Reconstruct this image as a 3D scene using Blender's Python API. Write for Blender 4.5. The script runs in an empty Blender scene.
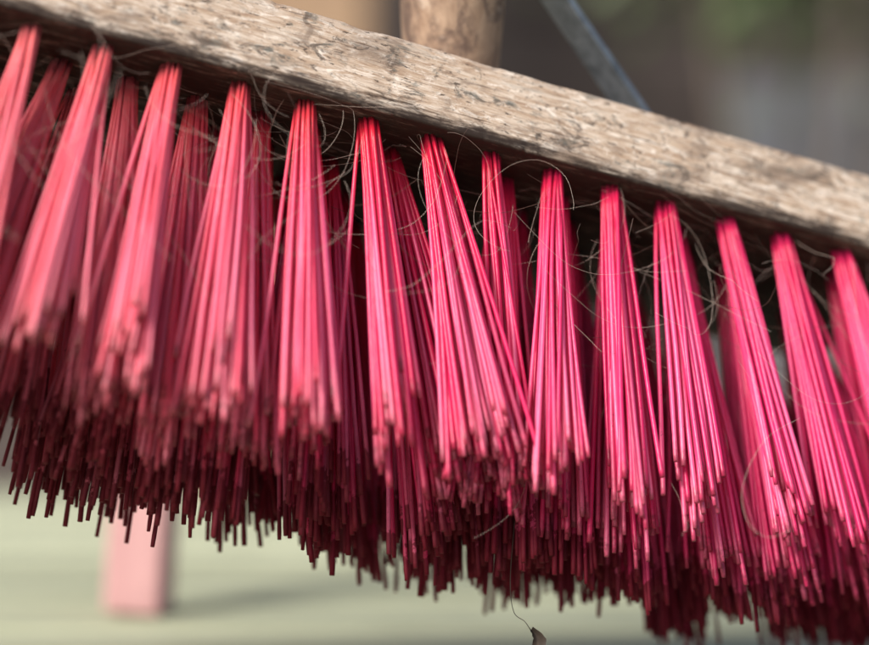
import bpy, math, random
from mathutils import Vector, Matrix, noise
C = bpy.context.scene.collection
R = math.radians
rng = random.Random(7)

# ------------------------------------------------------------------ helpers
class MB:
    def __init__(s): s.v=[]; s.f=[]; s.al=[]; s.rn=[]
    def tube(s, pts, rad, sides=6, al=None, rn=0.0, cap=True, twist=0.0):
        n=len(pts); base=len(s.v)
        for i,p in enumerate(pts):
            a=pts[max(i-1,0)]; b=pts[min(i+1,n-1)]
            t=(b-a).normalized()
            u=t.cross(Vector((0.13,0.97,0.21))).normalized(); w=t.cross(u)
            r=rad[i] if isinstance(rad,(list,tuple)) else rad
            for k in range(sides):
                th=2*math.pi*k/sides+twist
                s.v.append(p+u*math.cos(th)*r+w*math.sin(th)*r)
                s.al.append(al[i] if al else i/(n-1)); s.rn.append(rn)
        for i in range(n-1):
            for k in range(sides):
                k2=(k+1)%sides
                s.f.append((base+i*sides+k, base+i*sides+k2, base+(i+1)*sides+k2, base+(i+1)*sides+k))
        if cap:
            s.f.append(tuple(base+k for k in reversed(range(sides))))
            s.f.append(tuple(base+(n-1)*sides+k for k in range(sides)))
    def box(s, a, b):
        base=len(s.v)
        for z in (a[2],b[2]):
            for (x,y) in ((a[0],a[1]),(b[0],a[1]),(b[0],b[1]),(a[0],b[1])):
                s.v.append(Vector((x,y,z))); s.al.append(0); s.rn.append(0)
        for q in ((0,3,2,1),(4,5,6,7),(0,1,5,4),(1,2,6,5),(2,3,7,6),(3,0,4,7)):
            s.f.append(tuple(base+i for i in q))
    def build(s, name, mat, parent=None, smooth=False, attrs=False, bevel=0.0, soil=0.0):
        me=bpy.data.meshes.new(name); me.from_pydata([tuple(v) for v in s.v],[],s.f); me.update()
        if attrs:
            for nm,arr in (('along',s.al),('rnd',s.rn),('soil',[soil]*len(s.v))):
                at=me.attributes.new(nm,'FLOAT','POINT'); at.data.foreach_set('value',arr)
        if smooth:
            me.polygons.foreach_set('use_smooth',[len(p.vertices)==4 for p in me.polygons])
        me.materials.append(mat)
        o=bpy.data.objects.new(name,me); C.objects.link(o)
        if parent: o.parent=parent
        if bevel:
            m=o.modifiers.new('Bevel','BEVEL'); m.width=bevel; m.segments=2
        return o
def empty(name, loc=(0,0,0)):
    o=bpy.data.objects.new(name,None); C.objects.link(o); o.location=loc; o.empty_display_size=.02; return o
def tag(o,label,cat,group=None,kind=None):
    if label: o['label']=label
    if cat: o['category']=cat
    if group: o['group']=group
    if kind: o['kind']=kind

# ------------------------------------------------------------------ materials
def newmat(name):
    m=bpy.data.materials.new(name); m.use_nodes=True
    nt=m.node_tree; b=nt.nodes['Principled BSDF']
    return m,nt,b
def N(nt,t,**k):
    n=nt.nodes.new(t)
    for a,v in k.items(): setattr(n,a,v)
    return n
def mapped(nt,scale,coord='Object'):
    tc=N(nt,'ShaderNodeTexCoord'); mp=N(nt,'ShaderNodeMapping'); mp.inputs['Scale'].default_value=scale
    nt.links.new(tc.outputs[coord],mp.inputs['Vector']); return mp.outputs['Vector']
def noi(nt,vec,scale,detail=6,rough=.6,dist=0):
    n=N(nt,'ShaderNodeTexNoise'); n.inputs['Scale'].default_value=scale; n.inputs['Detail'].default_value=detail
    n.inputs['Roughness'].default_value=rough; n.inputs['Distortion'].default_value=dist
    if vec: nt.links.new(vec,n.inputs['Vector'])
    return n.outputs['Fac']
def ramp(nt,fac,stops):
    r=N(nt,'ShaderNodeValToRGB'); e=r.color_ramp.elements
    while len(e)<len(stops): e.new(.5)
    for i,(p,c) in enumerate(stops): e[i].position=p; e[i].color=(c[0],c[1],c[2],1) if len(c)==3 else c
    nt.links.new(fac,r.inputs['Fac']); return r.outputs['Color']
def mix(nt,fac,a,b,mode='MIX'):
    m=N(nt,'ShaderNodeMix',data_type='RGBA',blend_type=mode)
    if isinstance(fac,(int,float)): m.inputs[0].default_value=fac
    else: nt.links.new(fac,m.inputs[0])
    for i,x in ((6,a),(7,b)):
        if isinstance(x,tuple): m.inputs[i].default_value=(x[0],x[1],x[2],1)
        else: nt.links.new(x,m.inputs[i])
    return m.outputs[2]
def math_(nt,op,a,b=None):
    m=N(nt,'ShaderNodeMath',operation=op)
    for i,x in ((0,a),(1,b)):
        if x is None: continue
        if isinstance(x,(int,float)): m.inputs[i].default_value=x
        else: nt.links.new(x,m.inputs[i])
    return m.outputs[0]
def bump(nt,b,h,strength,dist):
    bp=N(nt,'ShaderNodeBump'); bp.inputs['Strength'].default_value=strength; bp.inputs['Distance'].default_value=dist
    nt.links.new(h,bp.inputs['Height']); nt.links.new(bp.outputs[0],b.inputs['Normal'])

def bristle_mat():
    m,nt,b=newmat('red bristle plastic')
    al=N(nt,'ShaderNodeAttribute',attribute_name='along').outputs['Fac']
    rn=N(nt,'ShaderNodeAttribute',attribute_name='rnd').outputs['Fac']
    so=N(nt,'ShaderNodeAttribute',attribute_name='soil').outputs['Fac']
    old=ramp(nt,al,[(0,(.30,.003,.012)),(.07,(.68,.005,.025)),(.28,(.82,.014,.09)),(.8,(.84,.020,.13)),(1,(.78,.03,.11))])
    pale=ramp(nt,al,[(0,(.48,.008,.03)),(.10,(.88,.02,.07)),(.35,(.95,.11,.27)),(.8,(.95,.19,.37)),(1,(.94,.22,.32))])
    col=mix(nt,ramp(nt,rn,[(.15,(0,)*3),(1,(.95,)*3)]),old,pale)
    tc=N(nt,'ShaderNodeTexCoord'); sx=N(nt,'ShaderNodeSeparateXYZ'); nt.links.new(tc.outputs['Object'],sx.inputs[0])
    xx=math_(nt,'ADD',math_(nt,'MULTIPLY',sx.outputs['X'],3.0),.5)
    col=mix(nt,ramp(nt,xx,[(.05,(.55,)*3),(.45,(0,)*3)]),col,(.95,.34,.33))  # pale salmon towards the left end: hazy light put into the colour
    col=mix(nt,ramp(nt,xx,[(.40,(0,)*3),(.85,(.35,)*3)]),col,(.88,.04,.27))  # magenta towards the right: cool sky reflection painted into the bristle colour
    v=mapped(nt,(1,1,1))
    n1=noi(nt,v,260,4,.7)
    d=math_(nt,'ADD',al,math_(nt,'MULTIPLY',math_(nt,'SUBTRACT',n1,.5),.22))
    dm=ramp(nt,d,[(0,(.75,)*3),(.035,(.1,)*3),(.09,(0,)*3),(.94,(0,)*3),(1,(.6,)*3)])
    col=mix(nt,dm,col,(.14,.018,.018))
    # earth worked into the rear rows, which are never brushed clean
    d2=math_(nt,'ADD',d,math_(nt,'MULTIPLY',so,.19))
    dm2=math_(nt,'MULTIPLY',ramp(nt,d2,[(.82,(0,)*3),(1.0,(.46,)*3),(1.15,(.90,)*3)]),ramp(nt,so,[(0,(0,)*3),(.3,(1,)*3)]))
    col=mix(nt,dm2,col,(.12,.006,.012))
    n2=noi(nt,v,900,2,.5)
    sp=ramp(nt,n2,[(.67,(0,)*3),(.74,(.5,)*3)])
    col=mix(nt,sp,col,(.22,.02,.03))
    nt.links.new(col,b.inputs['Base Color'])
    nt.links.new(math_(nt,'ADD',math_(nt,'MULTIPLY',dm2,.30),.34),b.inputs['Roughness'])
    nt.links.new(math_(nt,'SUBTRACT',.5,math_(nt,'MULTIPLY',dm2,.35)),b.inputs['Specular IOR Level'])
    tr=N(nt,'ShaderNodeBsdfTranslucent'); nt.links.new(col,tr.inputs['Color'])
    ms=N(nt,'ShaderNodeMixShader'); ms.inputs[0].default_value=.20
    nt.links.new(b.outputs[0],ms.inputs[1]); nt.links.new(tr.outputs[0],ms.inputs[2])
    nt.links.new(ms.outputs[0],nt.nodes['Material Output'].inputs['Surface'])
    bump(nt,b,noi(nt,mapped(nt,(1,1,.15)),1500,3,.6),.25,.0003)
    return m
def block_mat():
    m,nt,b=newmat('weathered block wood')
    grain=noi(nt,mapped(nt,(10,110,110)),5,8,.68,.4)
    fine=noi(nt,mapped(nt,(40,520,520)),4,7,.68,.2)
    blotch=noi(nt,mapped(nt,(22,45,45)),1.6,8,.72,.6)
    col=ramp(nt,grain,[(.32,(.32,.205,.135)),(.44,(.48,.35,.25)),(.54,(.60,.475,.37)),(.68,(.75,.65,.54))])
    col=mix(nt,ramp(nt,fine,[(.36,(.7,)*3),(.49,(0,)*3)]),col,(.25,.155,.105))
    pale=ramp(nt,noi(nt,mapped(nt,(36,110,110)),3,7,.78,.8),[(.52,(0,)*3),(.62,(.8,)*3)])
    col=mix(nt,pale,col,(.86,.76,.66))
    st=ramp(nt,blotch,[(.51,(0,)*3),(.62,(.75,)*3)])
    col=mix(nt,st,col,(.19,.135,.10))
    st2=ramp(nt,noi(nt,mapped(nt,(55,110,110)),1.7,7,.75,.9),[(.55,(0,)*3),(.62,(.8,)*3)])
    col=mix(nt,st2,col,(.08,.06,.048))
    gr=ramp(nt,noi(nt,mapped(nt,(45,80,80)),2.2,6,.75,.4),[(.56,(0,)*3),(.64,(.6,)*3)])
    col=mix(nt,gr,col,(.13,.14,.125))
    speck=ramp(nt,noi(nt,mapped(nt,(150,480,480)),1.5,4,.65),[(.60,(0,)*3),(.65,(.85,)*3)])
    col=mix(nt,speck,col,(.055,.038,.028))
    scr=ramp(nt,noi(nt,mapped(nt,(16,640,640)),2.0,3,.6,.3),[(.61,(0,)*3),(.68,(.75,)*3)])
    col=mix(nt,scr,col,(.11,.07,.048))
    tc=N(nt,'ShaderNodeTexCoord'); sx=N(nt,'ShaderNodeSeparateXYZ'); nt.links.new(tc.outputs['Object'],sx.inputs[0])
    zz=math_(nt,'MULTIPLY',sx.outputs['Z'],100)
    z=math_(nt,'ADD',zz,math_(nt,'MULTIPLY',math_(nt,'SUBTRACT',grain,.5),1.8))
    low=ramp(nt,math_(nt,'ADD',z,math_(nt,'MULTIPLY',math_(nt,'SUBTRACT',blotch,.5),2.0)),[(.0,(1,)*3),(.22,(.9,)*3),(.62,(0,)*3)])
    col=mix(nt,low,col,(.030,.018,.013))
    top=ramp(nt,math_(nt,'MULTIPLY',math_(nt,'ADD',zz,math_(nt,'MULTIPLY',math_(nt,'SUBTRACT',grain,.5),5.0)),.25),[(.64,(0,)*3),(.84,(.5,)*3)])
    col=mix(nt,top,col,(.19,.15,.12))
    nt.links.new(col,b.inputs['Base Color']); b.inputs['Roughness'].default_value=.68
    b.inputs['Specular IOR Level'].default_value=.3
    h=math_(nt,'ADD',math_(nt,'MULTIPLY',grain,.2),math_(nt,'ADD',math_(nt,'MULTIPLY',fine,.5),math_(nt,'MULTIPLY',math_(nt,'ADD',speck,scr),-.35)))
    bump(nt,b,h,.36,.0004)
    return m
def wood_mat(name,dark,light,stretch=(60,60,4),rough=.7,perobj=0):
    m,nt,b=newmat(name)
    gr=noi(nt,mapped(nt,stretch),1.5,7,.65,.5)
    col=ramp(nt,gr,[(.3,dark),(.7,light)])
    bl=noi(nt,mapped(nt,(6,6,6)),2,4,.6)
    col=mix(nt,ramp(nt,bl,[(.5,(0,)*3),(.75,(.4,)*3)]),col,tuple(c*.5 for c in dark))
    if perobj:
        oi=N(nt,'ShaderNodeObjectInfo'); col=mix(nt,math_(nt,'MULTIPLY',oi.outputs['Random'],perobj),col,tuple(c*.55 for c in dark))
    nt.links.new(col,b.inputs['Base Color']); b.inputs['Roughness'].default_value=rough
    bump(nt,b,gr,.4,.002); return m
def metal_mat():
    m,nt,b=newmat('dull galvanised steel')
    n=noi(nt,mapped(nt,(80,80,80)),2,5,.6)
    nt.links.new(ramp(nt,n,[(.3,(.09,.105,.12)),(.7,(.24,.27,.30))]),b.inputs['Base Color'])
    b.inputs['Metallic'].default_value=.5; b.inputs['Roughness'].default_value=.34
    bump(nt,b,n,.2,.0005); return m
def handle_mat():
    m,nt,b=newmat('worn handle wood')
    gr=noi(nt,mapped(nt,(120,120,12)),2,7,.7,.5)
    col=ramp(nt,gr,[(.3,(.25,.15,.095)),(.7,(.50,.35,.24))])
    bl=ramp(nt,noi(nt,mapped(nt,(50,50,28)),1.6,5,.7,.5),[(.44,(0,)*3),(.56,(.85,)*3)])
    col=mix(nt,bl,col,(.12,.075,.058))
    bl2=ramp(nt,noi(nt,mapped(nt,(70,70,40)),1.3,4,.7,.5),[(.55,(0,)*3),(.65,(.6,)*3)])
    col=mix(nt,bl2,col,(.62,.50,.40))
    nt.links.new(col,b.inputs['Base Color']); b.inputs['Roughness'].default_value=.7
    bump(nt,b,gr,.4,.001); return m
def plain(name,a,c,scale=20,rough=.8):
    m,nt,b=newmat(name)
    nt.links.new(ramp(nt,noi(nt,mapped(nt,(1,1,1)),scale,6,.65),[(.3,a),(.7,c)]),b.inputs['Base Color'])
    b.inputs['Roughness'].default_value=rough; return m
M_br=bristle_mat(); M_block=block_mat()
M_handle=handle_mat()
M_metal=metal_mat()
M_plank=wood_mat('pale green painted planks',(.36,.38,.25),(.50,.52,.365),(3,30,30),perobj=.8)
M_gap=wood_mat('dark batten',(.10,.10,.07),(.18,.18,.13),(3,30,30))
M_post=wood_mat('pink washed timber',(.46,.24,.24),(.62,.36,.36),(60,60,4))
M_stem=wood_mat('brown stem',(.13,.10,.08),(.24,.19,.15))
M_wall=wood_mat('brown stained boards',(.045,.034,.030),(.10,.075,.066),(2,10,10))
M_door=plain('grey blue painted boards',(.12,.125,.14),(.19,.195,.215),4)
M_tan=wood_mat('tan timber',(.26,.16,.09),(.42,.28,.17))
M_ground=plain('earth and gravel',(.12,.11,.085),(.24,.22,.17),30)
M_leaf=plain('shrub leaves',(.05,.085,.03),(.12,.17,.06),30,.5)
M_hair=plain('pale hair',(.60,.47,.38),(.80,.70,.60),300,.4)
M_hair2=plain('dark fibre',(.06,.035,.03),(.20,.11,.08),300,.5)
M_dry=plain('dry leaf',(.02,.014,.01),(.06,.04,.03),200,.7)

# ------------------------------------------------------------------ camera frame and broom frame
F=2052.0; CAM=Vector((0,0,1.0))
def proj(p): return 434.5+F*p.x/p.y, 322.5-F*(p.z-1.0)/p.y
psi,tilt,roll=R(20),R(25),R(13.7)
D0=.66
Rm=Matrix.Rotation(roll,3,'Y')@Matrix.Rotation(psi,3,'Z')@Matrix.Rotation(tilt,3,'X')
if (Rm@Vector((0,0,-1))).y>0:
    Rm=Matrix.Rotation(roll,3,'Y')@Matrix.Rotation(psi,3,'Z')@Matrix.Rotation(-tilt,3,'X')
O=Vector((0,D0,1.0+(322.5-126)/F*D0))
MW=Matrix.Translation(O)@Rm.to_4x4()
inv=MW.inverted()
def w(p): return MW@Vector(p)

broom=empty('broom'); broom.matrix_world=MW
tag(broom,'wide wooden push broom with rows of worn pink red bristle tufts, hanging over the planks','broom')

# ------------------------------------------------------------------ block
XL,XR=-.285,.205; BT=.0287; BD=.098
def build_block():
    mb=MB(); prof=[]
    def arc(cx,cz,r,a0,a1,n):
        for i in range(n+1):
            a=R(a0+(a1-a0)*i/n); prof.append((cx+r*math.cos(a),cz+r*math.sin(a)))
    r1=.0012; r2=.0014
    arc(r1,r1,r1,180,270,3)
    for i in range(1,8): prof.append((r1+(BD-2*r1)*i/8,0))
    arc(BD-r1,r1,r1,270,360,3)
    for i in range(1,5): prof.append((BD,r1+(BT-2*r1)*i/5))
    arc(BD-r2,BT-r2,r2,0,90,3)
    for i in range(1,8): prof.append((BD-r2-(BD-2*r2)*i/8,BT))
    arc(r2,BT-r2,r2,90,180,3)
    for i in range(1,12): prof.append((0,BT-r2-(BT-r2-r1)*i/12))
    n=len(prof); NS=700
    for i in range(NS+1):
        x=XL+(XR-XL)*i/NS
        for (y,z) in prof:
            k=noise.noise(Vector((x*10,y*30,z*30)))*.00015+noise.noise(Vector((x*70,y*420,z*420)))*.00005
            k2=0
            if (z<.003 or z>BT-.0025) and y<.01:
                k2=max(0,noise.noise(Vector((x*55,3,z*20)))-.38)*.0013+max(0,noise.noise(Vector((x*260,7,z*60)))-.28)*.0009
            dy=(-1 if y<.004 else (1 if y>BD-.004 else 0)); dz=(-1 if z<.003 else (1 if z>BT-.003 else 0))
            mb.v.append(Vector((x,y+dy*(k-k2),z+dz*(k-k2)))); mb.al.append(0); mb.rn.append(0)
    for i in range(NS):
        for k in range(n):
            k2=(k+1)%n
            mb.f.append((i*n+k,(i+1)*n+k,(i+1)*n+k2,i*n+k2))
    mb.f.append(tuple(range(n))); mb.f.append(tuple(NS*n+k for k in reversed(range(n))))
    return mb.build('broom_block',M_block,broom,smooth=True)
build_block()

# ------------------------------------------------------------------ tufts
def solve_x(bx,y):
    lo,hi=-.4,.4
    for _ in range(50):
        mi=(lo+hi)/2
        if proj(w((mi,y,0)))[0]<bx: lo=mi
        else: hi=mi
    return lo
def solve_lean(x,y,b,L,tx):
    lo,hi=-.8,.8
    for _ in range(50):
        mi=(lo+hi)/2
        d=Vector((mi,b,-1)).normalized()*L
        if proj(w((x+d.x,y+d.y,d.z)))[0]<tx: lo=mi
        else: hi=mi
    return lo
minz=[9]
def tuft(x,y,a,b,L,n,wx,wy,seed,sides=6,strays=2,soil=0.0,rs=1.0):
    r=random.Random(seed); mb=MB()
    d=Vector((a,b,-1)).normalized()
    ux=Vector((1,0,0)); ux=(ux-d*ux.dot(d)).normalized(); uy=d.cross(ux)
    tw=r.uniform(-.7,.7); slope=r.gauss(0,.035); slope2=r.gauss(0,.03); c2,s2=math.cos(tw),math.sin(tw)
    gap=r.uniform(.0,.0022); ga=r.uniform(0,math.pi)
    for i in range(n):
        rr=math.sqrt((i+.5)/n); th=i*2.39996+r.uniform(-.4,.4)
        cx,cy=rr*math.cos(th),rr*math.sin(th)
        p0=Vector((x,y,.001))+ux*cx*.0031+uy*cy*.0031
        sd=1 if cx*math.cos(ga)+cy*math.sin(ga)>0 else -1
        tx=(cx*c2-cy*s2)*wx+r.gauss(0,.0020)+sd*gap*math.cos(ga); ty=(cx*s2+cy*c2)*wy+r.gauss(0,.0018)+sd*gap*math.sin(ga)
        if i%8==4: tx+=r.gauss(0,.0036)
        if i>=n-strays: tx+=r.gauss(0,.0075); ty+=r.gauss(0,.004)
        l=L*(1+cx*slope+cy*slope2+r.gauss(0,.034)-(0 if r.random()>.16 else r.uniform(.03,.13)))
        p1=Vector((x,y,0))+d*l+ux*tx+uy*ty
        q=ux*r.gauss(0,.0005)+uy*r.gauss(0,.0007)
        q2=ux*r.gauss(0,.00025)
        pts=[]; al=[]
        ts=(0,.08,.22,.4,.58,.76,.9,.975,1.0)
        for t in ts:
            pts.append(p0.lerp(p1,t)+q*(4*t*(1-t))+q2*math.sin(2*math.pi*t)); al.append(t)
        rb=r.uniform(.00064,.00086)*rs
        rad=[rb*.78,rb*.8,rb*.86,rb*.95,rb,rb,rb*1.0,rb*1.04*r.uniform(.95,1.15),rb*r.uniform(.85,1.1)]
        mb.tube(pts,rad,sides,al,r.random(),twist=r.random()*3)
        z=w(p1).z; minz[0]=min(minz[0],z)
    mb.build('bristle_tuft',M_br,broom,smooth=True,attrs=True,soil=soil)

front=[(-118,-290),(-42,-150),(32,-45),(104,36),(172,128),(240,216),(305,306),(368,392),(430,487),(490,510),(552,558),
       (610,632),(665,702),(725,792),(780,850),(840,925),(900,995),(955,1060)]
y0=.0085; fx=[]; fl=[]
LL=[.098,.098,.098,.099,.102,.105,.108,.107,.105,.107,.107,.108,.110,.108]
for i,(bx,tx) in enumerate(front):
    x=solve_x(bx,y0); b=-.05+rng.gauss(0,.02); L=(LL[i] if i<len(LL) else .109)+rng.gauss(0,.0012)
    if i==9: b=.05
    a=solve_lean(x,y0,b,L,tx); fx.append(x); fl.append(a)
    wx=.0068+rng.uniform(-.0010,.0012); n=34
    if i==8: wx=.0125; n=44
    if i==9: n=24
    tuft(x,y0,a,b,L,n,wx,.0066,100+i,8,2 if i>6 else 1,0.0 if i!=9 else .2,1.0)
def lean_at(x):
    for i in range(len(fx)-1):
        if fx[i]<=x<=fx[i+1]:
            t=(x-fx[i])/(fx[i+1]-fx[i]); return fl[i]*(1-t)+fl[i+1]*t
    return fl[0] if x<fx[0] else fl[-1]
cnt=len(front)
for k in range(1,5):
    y=y0+(.0,.0150,.0330,.0520,.0715)[k]
    for i in range(len(fx)):
        if k%2==1:
            if i==len(fx)-1: x=fx[i]+.009
            else: x=(fx[i]+fx[i+1])/2
        else: x=fx[i]
        x+=rng.gauss(0,.0018)
        sm=(lean_at(x)+lean_at(x-.02)+lean_at(x+.02))/3
        a=sm+rng.gauss(0,.055); b=-.045+.05*k+rng.gauss(0,.035)
        Lk=(.1115+.004*(k>1))*(1+.35*max(-.10,min(.16,x)))+rng.gauss(0,.0035)
        if k>1: Lk+=.0045*math.exp(-((x+.02)/.06)**2)
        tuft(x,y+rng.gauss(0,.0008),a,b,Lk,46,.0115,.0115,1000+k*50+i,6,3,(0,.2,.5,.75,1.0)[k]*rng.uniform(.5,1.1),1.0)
        cnt+=1
print('TUFTS',cnt,'min tip z',minz[0], 'x range', fx[0],fx[-1])

# ------------------------------------------------------------------ handle and braces
def unproj(px,py,d): return Vector(((px-434.5)/F*d, d, 1.0+(322.5-py)/F*d))
lo,hi=-.1,.1
for _ in range(40):
    mi=(lo+hi)/2
    if proj(w((mi,BD/2,BT)))[0]<451: lo=mi
    else: hi=mi
hx=lo
foot=w((hx,BD/2,BT-.004)); hd=Vector((.014,-.16,1)).normalized()
pts=[inv@(foot+hd*t) for t in (0,.01,.03,.05,.075,.12,.3,.6,.9,1.15,1.17,1.178)]
mb=MB(); mb.tube(pts,[.0155,.0160,.0170,.0184,.0192,.0188,.0175,.0165,.0155,.0150,.012,.005],28)
mb.build('handle',M_handle,broom,smooth=True)
for s,(bpx) in ((1,682),(-1,140)):
    lo,hi=-.2,.2
    for _ in range(40):
        mi=(lo+hi)/2
        if proj(w((mi,.030,BT)))[0]<bpx: lo=mi
        else: hi=mi
    A=Vector((lo,.034,BT+.0015))
    Bw=inv@(foot+hd*.080); B=Bw+Vector((s*.0180,-.002,0))
    mb=MB()
    dirv=(B-A).normalized(); side=Vector((0,1,0)); side=(side-dirv*side.dot(dirv)).normalized(); nr=dirv.cross(side)
    def strip(pts,wd,th):
        base=len(mb.v)
        for p,n2 in pts:
            for (a_,b_) in ((-1,-1),(1,-1),(1,1),(-1,1)):
                mb.v.append(p+side*a_*wd+n2*b_*th); mb.al.append(0); mb.rn.append(0)
        m_=len(pts)
        for i in range(m_-1):
            for k in range(4):
                k2=(k+1)%4; mb.f.append((base+i*4+k,base+i*4+k2,base+(i+1)*4+k2,base+(i+1)*4+k))
        mb.f.append((base+3,base+2,base+1,base)); e=base+(m_-1)*4; mb.f.append((e,e+1,e+2,e+3))
    up=(inv.to_3x3()@hd).normalized()
    nfoot=Vector((0,0,1)) if nr.z>0 else Vector((0,0,-1))
    ntab=nr-up*nr.dot(up); ntab.normalize()
    strip([(A+Vector((s*.022,0,0)),nfoot),(A+Vector((s*.002,0,0)),nfoot),(A-Vector((s*.002,0,0))+dirv*.003,nr),(B,nr),(B+up*.004,ntab),(B+up*.026,ntab)],.0062,.0014)
    br=mb.build('brace',M_metal,broom,bevel=.0004)
    bm2=MB(); c=A+Vector((s*.013,0,.001)); bm2.tube([c,c+Vector((0,0,.0025)),c+Vector((0,0,.0032))],[.004,.0038,.0025],6); bm2.build('bolt',M_metal,br)

# ------------------------------------------------------------------ hairs
def hair_pts(p,dirv,L,curl,r,n=34):
    pts=[Vector(p)]; d=Vector(dirv).normalized(); ax=Vector((r.gauss(0,.5),r.gauss(0,1)*2,r.gauss(0,.5))).normalized()
    st=L/n
    for i in range(n):
        d=(Matrix.Rotation(curl*st*(1+.6*math.sin(i*.35)),3,ax)@d)
        d=(d+Vector((r.gauss(0,.03),r.gauss(0,.03),r.gauss(0,.03)))).normalized()
        pts.append(pts[-1]+d*st)
    return pts
def hair_cloud(n,seed,mat,name,label,rad,lmin,lmax):
    r=random.Random(seed); mb=MB()
    for i in range(n):
        x=r.uniform(-.20,.17); y=r.uniform(-.003,.024); z=-abs(r.gauss(.004,.026))
        pts=hair_pts((x,y,z),(r.gauss(0,1),r.gauss(0,.25),r.gauss(-.8,.8)),r.uniform(lmin,lmax),r.choice((-1,1))*r.uniform(8,60),r)
        pts=[Vector((p.x,max(-.012,p.y),min(p.z,-.0012))) for p in pts]
        mb.tube(pts,rad*r.uniform(.7,1.2),4,cap=False)
    mb.v=[MW@v for v in mb.v]
    o=mb.build(name,mat); tag(o,label,'hair',kind='stuff')
hair_cloud(150,5,M_hair,'tangled_hair','fine pale hairs tangled among the tops of the bristle tufts under the wooden block',.000032,.025,.095)
hair_cloud(100,6,M_hair2,'tangled_fibre','dark thin fibres and grime tangled among the bristle tufts under the block',.00005,.015,.06)
def smooth_curve(ps,n=14):
    out=[]
    P=[ps[0]]+ps+[ps[-1]]
    for i in range(1,len(P)-2):
        for k in range(n):
            t=k/n; a,b,c,d=P[i-1],P[i],P[i+1],P[i+2]
            out.append(.5*((2*b)+(c-a)*t+(2*a-5*b+4*c-d)*t*t+(-a+3*b-3*c+d)*t**3))
    out.append(ps[-1]); return out
def big_hair(px,label,name='hair_strand',rad=.000042,mat=M_hair):
    ps=[unproj(a,b,d) for a,b,d in px]
    mb=MB(); mb.tube(smooth_curve(ps),rad,5); o=mb.build(name,mat,smooth=True); tag(o,label,'hair')
big_hair([(800,418,.655),(765,440,.64),(743,485,.63),(748,522,.625),(768,537,.625),(790,530,.63)],'long pale hair curling round the tips of the tufts near the right edge')
big_hair([(512,228,.67),(480,222,.64),(440,262,.63),(412,285,.63),(385,292,.63)],'pale hair arching across the leaning tuft at the centre of the broom')
big_hair([(95,25,.60),(102,50,.58),(85,80,.57),(110,95,.57),(120,70,.58)],'looped pale hair at the top of the tufts near the left end')
lf=empty('dry_leaf',unproj(531,634,.66)); tag(lf,'small dark curled dry leaf hanging from a thread below the bristle tips','leaf')
mb=MB(); rr=random.Random(3)
nu,nv=14,5
for i in range(nu):
    u=i/(nu-1)
    for j in range(nv):
        v=j/(nv-1)-.5
        wd=.0021*math.sin(math.pi*min(1,u*.92+.06))**.8*(1+.12*rr.uniform(-1,1))
        mb.v.append(Vector((v*2*wd+.0028*math.sin(u*3.2),.0012*math.cos(v*5+u*2),.001-u*.010+.0015*abs(v)*2))); mb.al.append(0); mb.rn.append(0)
for i in range(nu-1):
    for j in range(nv-1):
        mb.f.append((i*nv+j,i*nv+j+1,(i+1)*nv+j+1,(i+1)*nv+j))
mb.build('leaf_blade',M_dry,lf,smooth=True)
mb=MB(); t0=Vector((0,0,.001))
mb.tube(smooth_curve([t0,Vector((-.002,0,.004)),Vector((-.0055,.002,.007)),Vector((-.0065,.004,.017)),Vector((-.005,.006,.036))]),.00013,5)
mb.build('thread',M_dry,lf,smooth=True)

# ------------------------------------------------------------------ surroundings
H=.135; ZT=1.0-H
g=MB(); g.v=[Vector(p) for p in ((-60,-60,0),(60,-60,0),(60,120,0),(-60,120,0))]; g.al=[0]*4; g.rn=[0]*4; g.f=[(0,1,2,3)]
tag(g.build('ground',M_ground),None,None,kind='structure')
table=empty('plank_table',(0,0,0)); tag(table,'pale green plank table below and behind the broom','table')
y=.34; rr=random.Random(11)
while y<1.62:
    mb=MB(); wd=.074; mb.box((-1.1+rr.uniform(-.01,.01),y,ZT-.028),(1.25+rr.uniform(-.01,.01),y+wd,ZT+rr.uniform(-.001,0)))
    mb.build('plank',M_plank,table,bevel=.003); y+=wd+.022
for (x,yy) in ((-.95,.40),(1.1,.40),(-.95,1.5),(1.1,1.5)):
    mb=MB(); mb.box((x,yy,0),(x+.07,yy+.07,ZT-.030)); mb.build('leg',M_plank,table,bevel=.004)
b0=unproj(138,612,H*F/(612-322.5)); 
mb=MB(); mb.box((-.0135,-.0135,0),(.0135,.0135,.42)); o=mb.build('wooden_stake',M_post,bevel=.002)
o.location=(b0.x,b0.y,ZT+.001); o.rotation_euler=(0,R(4),R(-8)); tag(o,'pinkish square stake standing on the planks behind the broom','stake')
wall=empty('timber_wall',(0,3.6,0)); tag(wall,'dark brown timber wall of horizontal boards far behind the broom','wall')
for k in range(17):
    mb=MB(); mb.box((-3,-.02,k*.17),(3.2,.02+.004*(k%2),k*.17+.162)); mb.build('board',M_wall,wall,bevel=.004)
mb=MB(); mb.box((-3,.03,0),(3.2,.08,2.9)); mb.build('backing_panel',M_wall,wall)
dr=empty('shed_door',(0,0,0)); tag(dr,'grey blue boarded door in the timber wall behind the right side of the block','door')
for k in range(6):
    mb=MB(); mb.box((.50+k*.13,3.53,.02),(.50+k*.13+.124,3.57,1.42)); mb.build('door_board',M_door,dr,bevel=.003)
mb=MB(); mb.box((-.42,2.95,0),(-.09,3.1,2.6)); o=mb.build('wooden_pillar',M_tan,bevel=.01); tag(o,'broad tan timber pillar in front of the wall, left of the broom handle','pillar')
sh=empty('shrub',(.56,3.05,0)); tag(sh,'leafy green shrub against the wall at the upper right','shrub')
mb=MB(); rr=random.Random(4)
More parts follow.
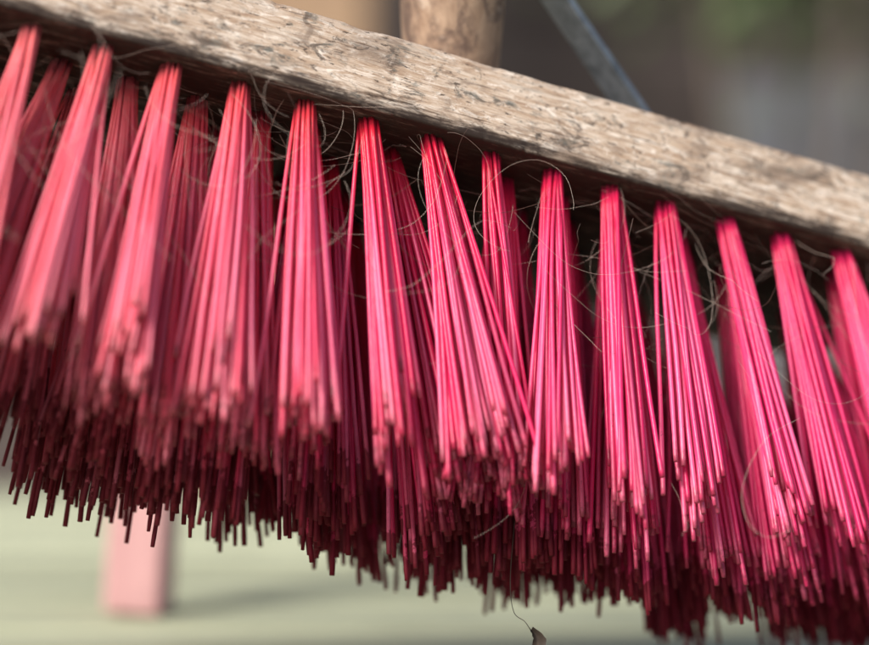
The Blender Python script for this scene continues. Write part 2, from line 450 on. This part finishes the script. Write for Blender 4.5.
for i in range(7):
    a=rr.uniform(0,6.28); mb.tube([Vector((0,0,0)),Vector((.05*math.cos(a),.05*math.sin(a),.7)),Vector((.18*math.cos(a),.18*math.sin(a),1.6+rr.uniform(-.1,.15)))],[.015,.011,.004],6)
mb.build('stem',M_stem,sh)
mb=MB()
for i in range(1500):
    p=Vector((rr.gauss(0,.13),rr.gauss(0,.10),1.62+rr.gauss(0,.10)))
    a=Vector((rr.gauss(0,1),rr.gauss(0,1),rr.gauss(0,1))).normalized(); b=a.orthogonal().normalized(); c=a.cross(b); s=rr.uniform(.015,.03)
    n0=len(mb.v); mb.v+= [p-b*s,p+c*s*.45,p+b*s,p-c*s*.45]; mb.al+=[0]*4; mb.rn+=[0]*4; mb.f.append((n0,n0+1,n0+2,n0+3))
mb.build('foliage',M_leaf,sh)

# ------------------------------------------------------------------ light, sky, camera
S=Vector((-.50,-.58,.64)).normalized()
W=bpy.data.worlds.new('World'); bpy.context.scene.world=W; W.use_nodes=True
nt=W.node_tree; sky=nt.nodes.new('ShaderNodeTexSky'); sky.sky_type='NISHITA'; sky.sun_disc=False
sky.sun_elevation=math.asin(S.z); sky.sun_rotation=math.atan2(S.x,S.y); sky.air_density=1.0; sky.dust_density=3
nt.links.new(sky.outputs[0],nt.nodes['Background'].inputs['Color']); nt.nodes['Background'].inputs['Strength'].default_value=.15
sl=bpy.data.lights.new('sun','SUN'); sl.energy=4.7; sl.angle=R(24); sl.color=(1,.955,.90)
so=bpy.data.objects.new('sun',sl); C.objects.link(so); so.rotation_euler=S.to_track_quat('Z','Y').to_euler()
cd=bpy.data.cameras.new('camera'); cam=bpy.data.objects.new('camera',cd); C.objects.link(cam)
cam.location=CAM; cam.rotation_euler=(R(90),0,0); cd.sensor_width=36; cd.lens=F/869*36; cd.clip_start=.02; cd.clip_end=500
cd.dof.use_dof=True; cd.dof.aperture_fstop=3.4
fp=w((.035,0,-.03)); cd.dof.focus_distance=fp.y; cd.dof.aperture_blades=0
bpy.context.scene.camera=cam
bpy.context.scene.view_settings.view_transform='Standard'; bpy.context.scene.view_settings.look='None'; bpy.context.scene.view_settings.exposure=0
